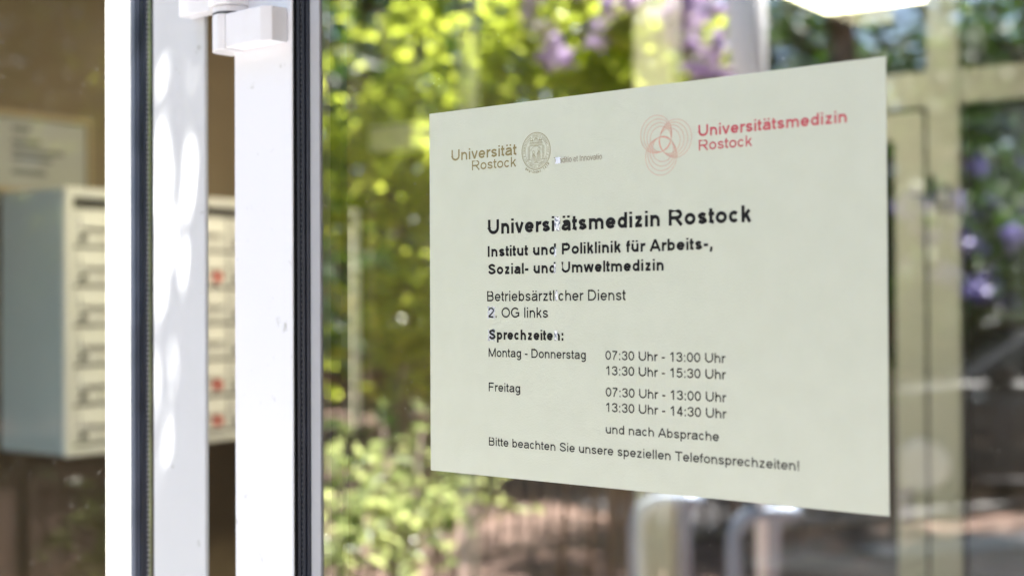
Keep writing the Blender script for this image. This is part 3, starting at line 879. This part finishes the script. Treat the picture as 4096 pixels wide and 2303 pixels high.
def leaf_object(name, chunks, mat, parent):
    v = np.concatenate(chunks)
    n = len(v) // 6
    idx = np.arange(n)[:, None] * 6
    q = np.concatenate([idx + np.array([[0, 1, 2, 3]]), idx + np.array([[0, 3, 4, 5]])], 1).reshape(-1, 4)
    me = bpy.data.meshes.new(name)
    me.vertices.add(len(v)); me.vertices.foreach_set("co", v.ravel().astype(np.float32))
    me.loops.add(q.size); me.loops.foreach_set("vertex_index", q.ravel().astype(np.int32))
    me.polygons.add(len(q)); me.polygons.foreach_set("loop_start", (np.arange(len(q)) * 4).astype(np.int32))
    me.polygons.foreach_set("loop_total", np.full(len(q), 4, np.int32))
    me.materials.append(mat)
    me.update(); me.validate()
    o = bpy.data.objects.new(name, me)
    COL.objects.link(o)
    if parent: o.parent = parent
    return o

M['bark'] = pm("bark", (0.10, 0.075, 0.055), 0.9, col2=(0.20, 0.15, 0.11), scale=9, bump=0.8, bscale=40)
M['twig'] = pm("twig_bark", (0.10, 0.075, 0.055), 0.85, col2=(0.17, 0.13, 0.10), scale=14)
M['leaf_lime'] = leaf_mat("lime_leaves", [(0.06, 0.11, 0.02), (0.12, 0.19, 0.03), (0.17, 0.24, 0.04)], (0.84, 0.92, 0.12), 0.64, 0.26)
M['leaf_olive'] = leaf_mat("olive_leaves", [(0.07, 0.09, 0.03), (0.13, 0.15, 0.05), (0.19, 0.21, 0.08)], (0.64, 0.66, 0.14), 0.58, 0.3)
M['leaf_pale'] = leaf_mat("pale_leaves", [(0.03, 0.06, 0.015), (0.07, 0.12, 0.03), (0.16, 0.22, 0.07), (0.36, 0.42, 0.26)], (0.80, 0.86, 0.34), 0.55, 0.25)
M['leaf_dark'] = leaf_mat("dark_leaves", [(0.02, 0.045, 0.015), (0.035, 0.07, 0.02), (0.05, 0.10, 0.03)], (0.10, 0.22, 0.03), 0.3)
M['petal'] = leaf_mat("lilac_petals", [(0.54, 0.40, 0.66), (0.66, 0.52, 0.76), (0.84, 0.74, 0.88)], (0.78, 0.62, 0.88), 0.35)
M['petal_blue'] = leaf_mat("violet_petals", [(0.20, 0.18, 0.46), (0.30, 0.26, 0.56), (0.38, 0.33, 0.64)], (0.3, 0.26, 0.6), 0.3)

def crown_points(rng, c, rad, n_cl, per, cl_r, hollow=0.35):
    c = np.array(c); rad = np.array(rad)
    out = []
    for _ in range(n_cl):
        d = rng.normal(size=3); d /= np.linalg.norm(d)
        rr = (hollow + (1 - hollow) * rng.random()) if rng.random() < 0.85 else rng.random()
        cc = c + d * rad * rr
        k = int(per * rng.uniform(0.5, 1.4))
        out.append(cc + rng.normal(size=(k, 3)) * cl_r * rng.uniform(0.6, 1.3) * np.array([1, 1, 0.7]))
    return np.concatenate(out)

def shrub(name, label, cat, base, crown, rad, mat, n_cl=40, per=40, cl_r=0.12, size=0.07, elong=2.0, seed=1, flowers=(), petal='petal', fsize=0.05, stems=6, group=None):
    rng = np.random.default_rng(seed)
    e = empty(name, (base[0], base[1], 0))
    tag(e, label, cat, group)
    off = np.array([base[0], base[1], 0.0])
    c = np.array(crown) - off
    b = MB()
    for i in range(stems):
        a = rng.uniform(0, 2 * math.pi)
        q = rng.uniform(0.1, 0.42)
        foot = np.array([q * math.cos(a), q * math.sin(a), -0.03])
        top = c + np.array(rad) * rng.uniform(-0.75, 0.75, 3)
        mid = foot * 0.5 + top * 0.5 + rng.normal(size=3) * 0.08
        b.tube([foot, mid, top], [0.013, 0.010, 0.005], seg=6)
    b.build("stems", M['twig'], e, smooth=True)
    ch = []
    leaves(ch, rng, crown_points(rng, c, rad, n_cl, per, cl_r), size, elong)
    leaf_object("foliage", ch, mat, e)
    for f in flowers:
        ch = []
        p = np.array(f) - off
        k = 22
        leaves(ch, rng, p + rng.normal(size=(k, 3)) * fsize * 0.6, fsize * 1.3, 1.25, up=0.2)
        leaf_object("flower_cluster", ch, M[petal], e)
    return e

shrub("hazel_bush", "tall yellow green bush mirrored along the left edge of the door glass", "bush", (-3.95, -3.35), (-3.80, -3.25, 2.10), (0.55, 0.45, 1.25), M['leaf_lime'], 56, 30, 0.12, 0.115, 2.2, 11)
shrub("dark_bush", "dark bush mirrored left of the notice at mid height", "bush", (-4.45, -3.75), (-4.35, -3.75, 1.5), (0.6, 0.6, 0.9), M['leaf_dark'], 34, 28, 0.13, 0.10, 2.2, 12)
def fl(seed, c, r, n):
    q = np.random.default_rng(seed)
    return [tuple(np.array(c) + q.uniform(-1, 1, 3) * np.array(r)) for _ in range(n)]
shrub("rhododendron", "flowering bush with lilac blossom mirrored above the notice", "bush", (-3.3, -3.9), (-3.05, -3.75, 2.65), (0.55, 0.42, 0.42), M['leaf_lime'], 34, 26, 0.10, 0.125, 2.4, 13,
      flowers=fl(1, (-2.80, -3.50, 2.68), (0.30, 0.2, 0.28), 28), fsize=0.036)
shrub("rhododendron", "smaller lilac bush mirrored beside the white post at the top", "bush", (-2.75, -4.05), (-2.6, -3.95, 2.5), (0.25, 0.25, 0.32), M['leaf_lime'], 14, 20, 0.09, 0.09, 2.2, 14,
      flowers=fl(2, (-2.42, -3.74, 2.58), (0.14, 0.12, 0.24), 20), fsize=0.038)
shrub("low_bush", "low pale leaved bush mirrored at the bottom left of the door glass", "bush", (-2.25, -1.78), (-2.22, -1.78, 0.86), (0.30, 0.28, 0.34), M['leaf_pale'], 24, 15, 0.085, 0.066, 1.9, 15)
shrub("low_bush", "pale low bush mirrored just under the lower left corner of the notice", "bush", (-2.42, -2.32), (-2.38, -2.26, 0.90), (0.28, 0.26, 0.30), M['leaf_pale'], 20, 15, 0.08, 0.062, 1.9, 16)
shrub("dark_bush", "dark bush with violet flowers mirrored at the right edge of the glass", "bush", (-5.0, -10.2), (-5.0, -10.3, 1.9), (1.3, 1.3, 1.4), M['leaf_dark'], 70, 50, 0.22, 0.11, 2.0, 17,
      flowers=fl(3, (-4.6, -9.8, 2.05), (0.55, 0.6, 0.55), 26), petal='petal_blue', fsize=0.075)
shrub("dark_bush", "dark green bush mirrored behind the notice", "bush", (-4.6, -6.4), (-4.7, -6.6, 1.6), (1.0, 1.0, 1.3), M['leaf_dark'], 50, 46, 0.2, 0.10, 2.0, 18)

def tree(label, base, trunk_h, crown, rad, mat, n_cl, per, cl_r, size, seed, lean=(0, 0), group="trees across the street"):
    rng = np.random.default_rng(seed)
    e = empty("tree", (base[0], base[1], 0))
    tag(e, label, "tree", group)
    b = MB()
    top = np.array([crown[0] - base[0], crown[1] - base[1], crown[2] + rad[2] * 0.5])
    mid = top * 0.5 + np.array([rng.normal() * 0.12, rng.normal() * 0.12, 0])
    b.tube([(0, 0, -0.1), (mid * 0.4), mid, top], [0.20, 0.15, 0.12, 0.03], seg=9)
    for i in range(7):
        k = rng.uniform(0.35, 0.9)
        p0 = mid * min(1, k * 2) + (top - mid) * max(0, k * 2 - 1)
        d = rng.normal(size=3); d /= np.linalg.norm(d); d[2] = abs(d[2]) * 0.5
        b.tube([p0, p0 + d * np.array(rad) * 0.4 + np.array([0, 0, 0.15]), p0 + d * np.array(rad) * 0.85], [0.07, 0.04, 0.012], seg=6)
    b.build("trunk", M['bark'], e, smooth=True)
    ch = []
    c = np.array([crown[0] - base[0], crown[1] - base[1], crown[2]])
    leaves(ch, rng, crown_points(rng, c, rad, n_cl, per, cl_r, 0.3), size, 1.8)
    leaf_object("crown", ch, mat, e)
    return e
bgt = [(-11.2, -7.0, 'dark'), (-11.6, -9.6, 'dark'), (-11.0, -11.6, 'dark'), (-10.6, -13.6, 'dark'), (-9.3, -15.2, 'dark'), (-8.4, -17.0, 'dark'), (-6.6, -18.6, 'dark'), (-4.0, -19.5, 'dark'), (-12.0, -4.6, 'dark')]
for i, (x, y, k) in enumerate(bgt):
    tree("broad dark tree mirrored far behind the bushes" if k == 'dark' else "olive tree mirrored far behind the left bushes", (x, y), 2, (x, y, 2.2 if i in (6, 7) else 3.6), (2.1, 2.1, 1.9 if i in (6, 7) else 3.3), M['leaf_' + k], 90, 46, 0.42, 0.22, 40 + i)
tree("leafy tree with sky showing through it mirrored in the upper right", (-6.2, -14.2), 2, (-5.9, -13.6, 4.2), (2.6, 2.2, 1.9), M['leaf_dark'], 60, 32, 0.32, 0.17, 60)
for i, (x, y, h) in enumerate([(3.4, -6.6, 5.6), (6.4, -5.6, 5.0), (1.7, -9.6, 5.4), (5.2, -9.8, 5.6), (8.6, -2.6, 4.6)]):  # trees added out of view to dim the sky light on the notice
    tree("big unseen tree added at front right to cut sky light on the entrance", (x, y), 2, (x, y, h), (2.4, 2.4, 2.9), M['leaf_dark'], 110, 50, 0.42, 0.24, 80 + i, group="trees added to shade the entrance")
for i, (x, y) in enumerate([(-2.0, -9.8), (-5.6, -13.0), (0.3, -13.8), (-6.6, -11.2)]):  # trees added to shade road and bushes, crowns kept above the view
    tree("tall tree with a high crown added to shade the road beyond the fence", (x, y), 4, (x, y, 7.6), (1.8, 1.8, 2.1), M['leaf_dark'], 80, 46, 0.36, 0.2, 120 + i, group="tall trees added to shade the road")
# big tree close to the entrance: out of view, it throws the leaf shadows on the window post
rng = np.random.default_rng(5)
st = empty("shade_tree", (2.3, -3.6, 0))
tag(st, "tall tree in front of the entrance throwing leaf shadows on the white post", "tree")
b = MB()
b.tube([(0, 0, -0.1), (0.1, 0.05, 1.6), (0.5, 0.3, 3.4), (0.9, 0.6, 5.5)], [0.19, 0.15, 0.12, 0.04], seg=10)
b.tube([(0.9, 0.6, 5.4), (-0.4, 1.3, 6.6), (-2.0, 2.34, 4.57), (-2.096, 2.676, 3.95), (-2.096, 2.676, 3.2)], [0.05, 0.03, 0.014, 0.008, 0.003], seg=7)
b.build("trunk", M['bark'], st, smooth=True)
ch = []
leaves(ch, rng, crown_points(rng, (0.95, 0.5, 5.4), (1.6, 1.6, 1.5), 60, 40, 0.28, 0.3), 0.11, 1.8)
# the drooping outer twig: dense leaves with a few gaps that let sun flecks through
gaps = [(-0.083, 1.645, 0.011, 0.050), (-0.042, 1.625, 0.010, 0.030), (-0.072, 1.575, 0.018, 0.032), (-0.086, 1.52, 0.009, 0.03), (-0.050, 1.53, 0.006, 0.018),
        (-0.055, 1.445, 0.012, 0.024), (-0.056, 1.350, 0.019, 0.048), (-0.085, 1.74, 0.006, 0.02), (-0.036, 1.29, 0.008, 0.02)]
tl = []
while len(tl) < 1000:
    u, z, dd = rng.uniform(-0.122, -0.004), rng.uniform(1.16, 1.96), 2.2 + rng.normal() * 0.05
    if any(((u - g0) / (r0 + 0.005)) ** 2 + ((z - g1) / (r1 + 0.004)) ** 2 < 1 for g0, g1, r0, r1 in gaps):
        continue
    tl.append((u + SUN.x / SUN.z * 0.9 * dd - 2.3, SUN.y / SUN.z * 0.9 * dd + 3.6, z + 0.9 * dd))
leaves(ch, rng, np.array(tl), 0.030, 2.0, up=0.1)
leaf_object("crown", ch, M['leaf_lime'], st)

# ------------------------------------------------------------------ fence, car, wall across the street
M['galv'] = pm("galvanised_tube", (0.30, 0.345, 0.43), 0.4, metal=0.2)
M['mast'] = pm("white_mast_paint", (0.82, 0.82, 0.84), 0.4)
lp = empty("lamp_mast", (-1.824, -3.318, 0))
tag(lp, "slim white mast with a wide rounded head mirrored at the top right of the notice", "lamp post")
b = MB(); b.tube([(0, 0, -0.02), (0, 0, 2.16)], 0.021, seg=20); b.build("pole", M['mast'], lp, smooth=True)
b = MB()
b.tube([(0, 0, 2.10), (-0.002, 0.006, 2.20), (-0.006, 0.02, 2.26), (-0.012, 0.036, 2.34), (-0.016, 0.045, 2.42), (-0.016, 0.045, 2.95)], [0.023, 0.030, 0.045, 0.060, 0.068, 0.068], seg=28)
b.build("head", M['mast'], lp, smooth=True)
def hoop(x, y, z, label):
    e = empty("bike_hoop", (x, y, 0), math.radians(-45.7))
    tag(e, label, "bike stand", "bike hoops before the entrance")
    b = MB()
    p = [(0, 0, -0.02), (0, 0, z - 0.10)] + [(0.10 * (1 - math.cos(t)), 0, z - 0.10 + 0.10 * math.sin(t)) for t in np.linspace(0, math.pi / 2, 8)][1:]
    p += [(0.17, 0, z)] + [(0.17 + 0.05 * math.sin(t), -0.05 * (1 - math.cos(t)), z) for t in np.linspace(0.2, math.pi / 2, 6)] + [(0.22, -0.42, z)]
    p += [(0.22, -0.42 - 0.08 * math.sin(t), z - 0.08 * (1 - math.cos(t))) for t in np.linspace(0.2, math.pi / 2, 6)] + [(0.22, -0.50, -0.02)]
    b.tube(p, 0.029, seg=16)
    b.build("tube", M['galv'], e, smooth=True)
hoop(-1.894, -3.248, 0.765, "bent metal tube hoop mirrored under the notice beside the white mast")
hoop(-2.129, -2.999, 0.81, "bent metal tube hoop mirrored under the notice, the farther left of two")
M['fence'] = pm("fence_paint", (0.24, 0.20, 0.16), 0.5)
fa = math.atan2(FD.y, FD.x)
fe = empty("metal_fence", (FP.x - FD.x * 2.4, FP.y - FD.y * 2.4, 0), fa)
tag(fe, "metal fence of upright bars mirrored low in the door glass", "fence")
for k in range(2):
    b = MB()
    for i in range(19):
        x = k * 2.1 + 0.105 + i * 0.105
        b.box(x - 0.008, x + 0.008, -0.008, 0.008, 0.12, 0.98)
    b.build("bar_panel", M['fence'], fe)
    b = MB(); b.box(k * 2.1 + 0.031, (k + 1) * 2.1 - 0.031, -0.02, 0.02, 0.981, 1.01); b.box(k * 2.1 + 0.031, (k + 1) * 2.1 - 0.031, -0.02, 0.02, 0.09, 0.119)
    b.build("rail", M['fence'], fe)
for k in range(3):
    b = MB(); b.box(k * 2.1 - 0.03, k * 2.1 + 0.03, -0.03, 0.03, -0.02, 1.06)
    b.build("post", M['fence'], fe)

M['carpaint'] = pm("car_paint", (0.018, 0.02, 0.022), 0.3, coat=0.25)
M['carglass'] = pm("car_glass", (0.015, 0.018, 0.02), 0.05, spec=0.8)
M['tyre'] = pm("tyre_rubber", (0.02, 0.02, 0.02), 0.8)
M['rim'] = pm("alloy_rim", (0.55, 0.55, 0.57), 0.3, metal=0.8)
M['headl'] = pm("headlight_glass", (0.7, 0.72, 0.75), 0.1)
M['taill'] = pm("tail_light", (0.35, 0.02, 0.02), 0.2)
ca = math.atan2(-0.727, 0.687)
car = empty("parked_car", (-4.00, -10.06, 0.0), ca)
tag(car, "dark hatchback car with a sun highlight painted on its roof parked beyond the fence mirrored at the right edge", "car")
HW = 0.84
def loft(prof_lo, name, mat, parent, wtop, wbot, zref):
    """side outline (x, z) carried across the width, narrowing with height"""
    b_ = MB()
    n = len(prof_lo)
    def hw(z): return wbot + (wtop - wbot) * max(0.0, min(1.0, (z - zref[0]) / (zref[1] - zref[0])))
    vs = [(x, -hw(z), z) for x, z in prof_lo] + [(x, hw(z), z) for x, z in prof_lo]
    fs = [tuple(range(n)), tuple(range(2 * n - 1, n - 1, -1))] + [(i, n + i, n + (i + 1) % n, (i + 1) % n) for i in range(n)]
    b_.add(vs, fs)
    return b_.build(name, mat, parent, bevel=0.035, seg=3)
body = [(-2.0, 0.28), (-2.05, 0.55), (-1.98, 0.82), (-1.0, 0.92), (1.75, 0.92), (1.98, 0.80), (2.02, 0.5), (1.95, 0.26), (1.65, 0.22), (1.55, 0.45), (1.3, 0.55), (1.05, 0.45), (0.95, 0.22), (-0.95, 0.22), (-1.05, 0.45), (-1.3, 0.55), (-1.55, 0.45), (-1.65, 0.24)]
loft(body[::-1], "body", M['carpaint'], car, HW - 0.02, HW, (0.3, 0.92))
cab = [(-1.05, 0.921), (-0.45, 1.28), (-0.2, 1.335), (1.0, 1.335), (1.45, 1.26), (1.78, 0.921)]
loft(cab[::-1], "cabin", M['carpaint'], car, 0.60, 0.76, (0.92, 1.33))
M['carroof'] = pm("roof_highlight_paint", (0.72, 0.70, 0.42), 0.3, coat=0.5)  # yellow sun highlight on the roof put into its colour
b = MB(); b.box(-0.30, 1.10, -0.57, 0.57, 1.3355, 1.375); b.build("roof", M['carroof'], car, bevel=0.015)
for s in (-1, 1):
    for q in ([(-0.82, 0.95), (-0.36, 1.245), (0.28, 1.275), (0.28, 0.95)], [(0.36, 0.95), (0.36, 1.275), (0.98, 1.275), (1.36, 1.22), (1.50, 0.95)]):
        b = MB()
        f_ = lambda z: 0.76 - 0.16 * (z - 0.92) / 0.41
        inn = [(x, s * (f_(z) - 0.01), z) for x, z in q]; out_ = [(x, s * (f_(z) + 0.006), z) for x, z in q]
        n = len(q)
        fs = [tuple(range(n, 2 * n)) if s < 0 else tuple(range(2 * n - 1, n - 1, -1))] + [(i, (i + 1) % n, n + (i + 1) % n, n + i) for i in range(n)]
        b.add(inn + out_, fs)
        b.build("side_window", M['carglass'], car)
b = MB(); b.add([(-1.03, -0.66, 0.965), (-1.03, 0.66, 0.965), (-0.50, 0.54, 1.275), (-0.50, -0.54, 1.275)], [(0, 3, 2, 1)]); b.build("windscreen", M['carglass'], car)
b = MB(); b.add([(1.77, -0.62, 0.965), (1.77, 0.62, 0.965), (1.50, 0.52, 1.245), (1.50, -0.52, 1.245)], [(0, 1, 2, 3)]); b.build("rear_window", M['carglass'], car)
for x in (-1.3, 1.3):
    for s in (-1, 1):
        b = MB(); b.tube([(x, s * 0.64, 0.31), (x, s * 0.83, 0.31)], 0.31, seg=24)
        wv = b.build("wheel", M['tyre'], car)
        b = MB(); b.tube([(x, s * 0.831, 0.31), (x, s * 0.845, 0.31)], [0.20, 0.17], seg=20); b.build("rim", M['rim'], wv)
for s in (-1, 1):
    b = MB(); b.box(-2.065, -1.98, s * 0.62 - 0.13, s * 0.62 + 0.13, 0.62, 0.75); b.build("headlight", M['headl'], car, bevel=0.02)
    b = MB(); b.box(1.96, 2.035, s * 0.66 - 0.10, s * 0.66 + 0.10, 0.62, 0.80); b.build("tail_light", M['taill'], car, bevel=0.02)
    b = MB(); b.box(-0.78, -0.62, s * 0.86 - 0.08, s * 0.86 + 0.08, 0.95, 1.05); b.build("wing_mirror", M['carpaint'], car, bevel=0.02)

M['brick'] = pm("far_wall_brick", (0.13, 0.085, 0.06), 0.9, col2=(0.18, 0.12, 0.085), scale=2.0, bump=0.4, bscale=40)
gw = MB()
for i in range(8):
    p = Vector((-16.5 + i * 2.4, -9.0 - i * 1.9, 0))
pts = [(-17.0, 0.0), (-15.5, -12.0), (-10.0, -21.0), (2.0, -26.0)]
for (xa, ya), (xb, yb) in zip(pts[:-1], pts[1:]):
    d = Vector((xb - xa, yb - ya, 0)).normalized(); nn = Vector((-d.y, d.x, 0)) * 0.15
    vs = []
    for z in (-0.1, 3.4):
        vs += [(xa + nn.x, ya + nn.y, z), (xb + nn.x, yb + nn.y, z), (xb - nn.x, yb - nn.y, z), (xa - nn.x, ya - nn.y, z)]
    gw.add(vs, [(3, 2, 1, 0), (4, 5, 6, 7), (0, 1, 5, 4), (1, 2, 6, 5), (2, 3, 7, 6), (3, 0, 4, 7)])
tag(gw.build("garden_wall", M['brick']), "long dark brick wall far behind the trees across the street", "wall")
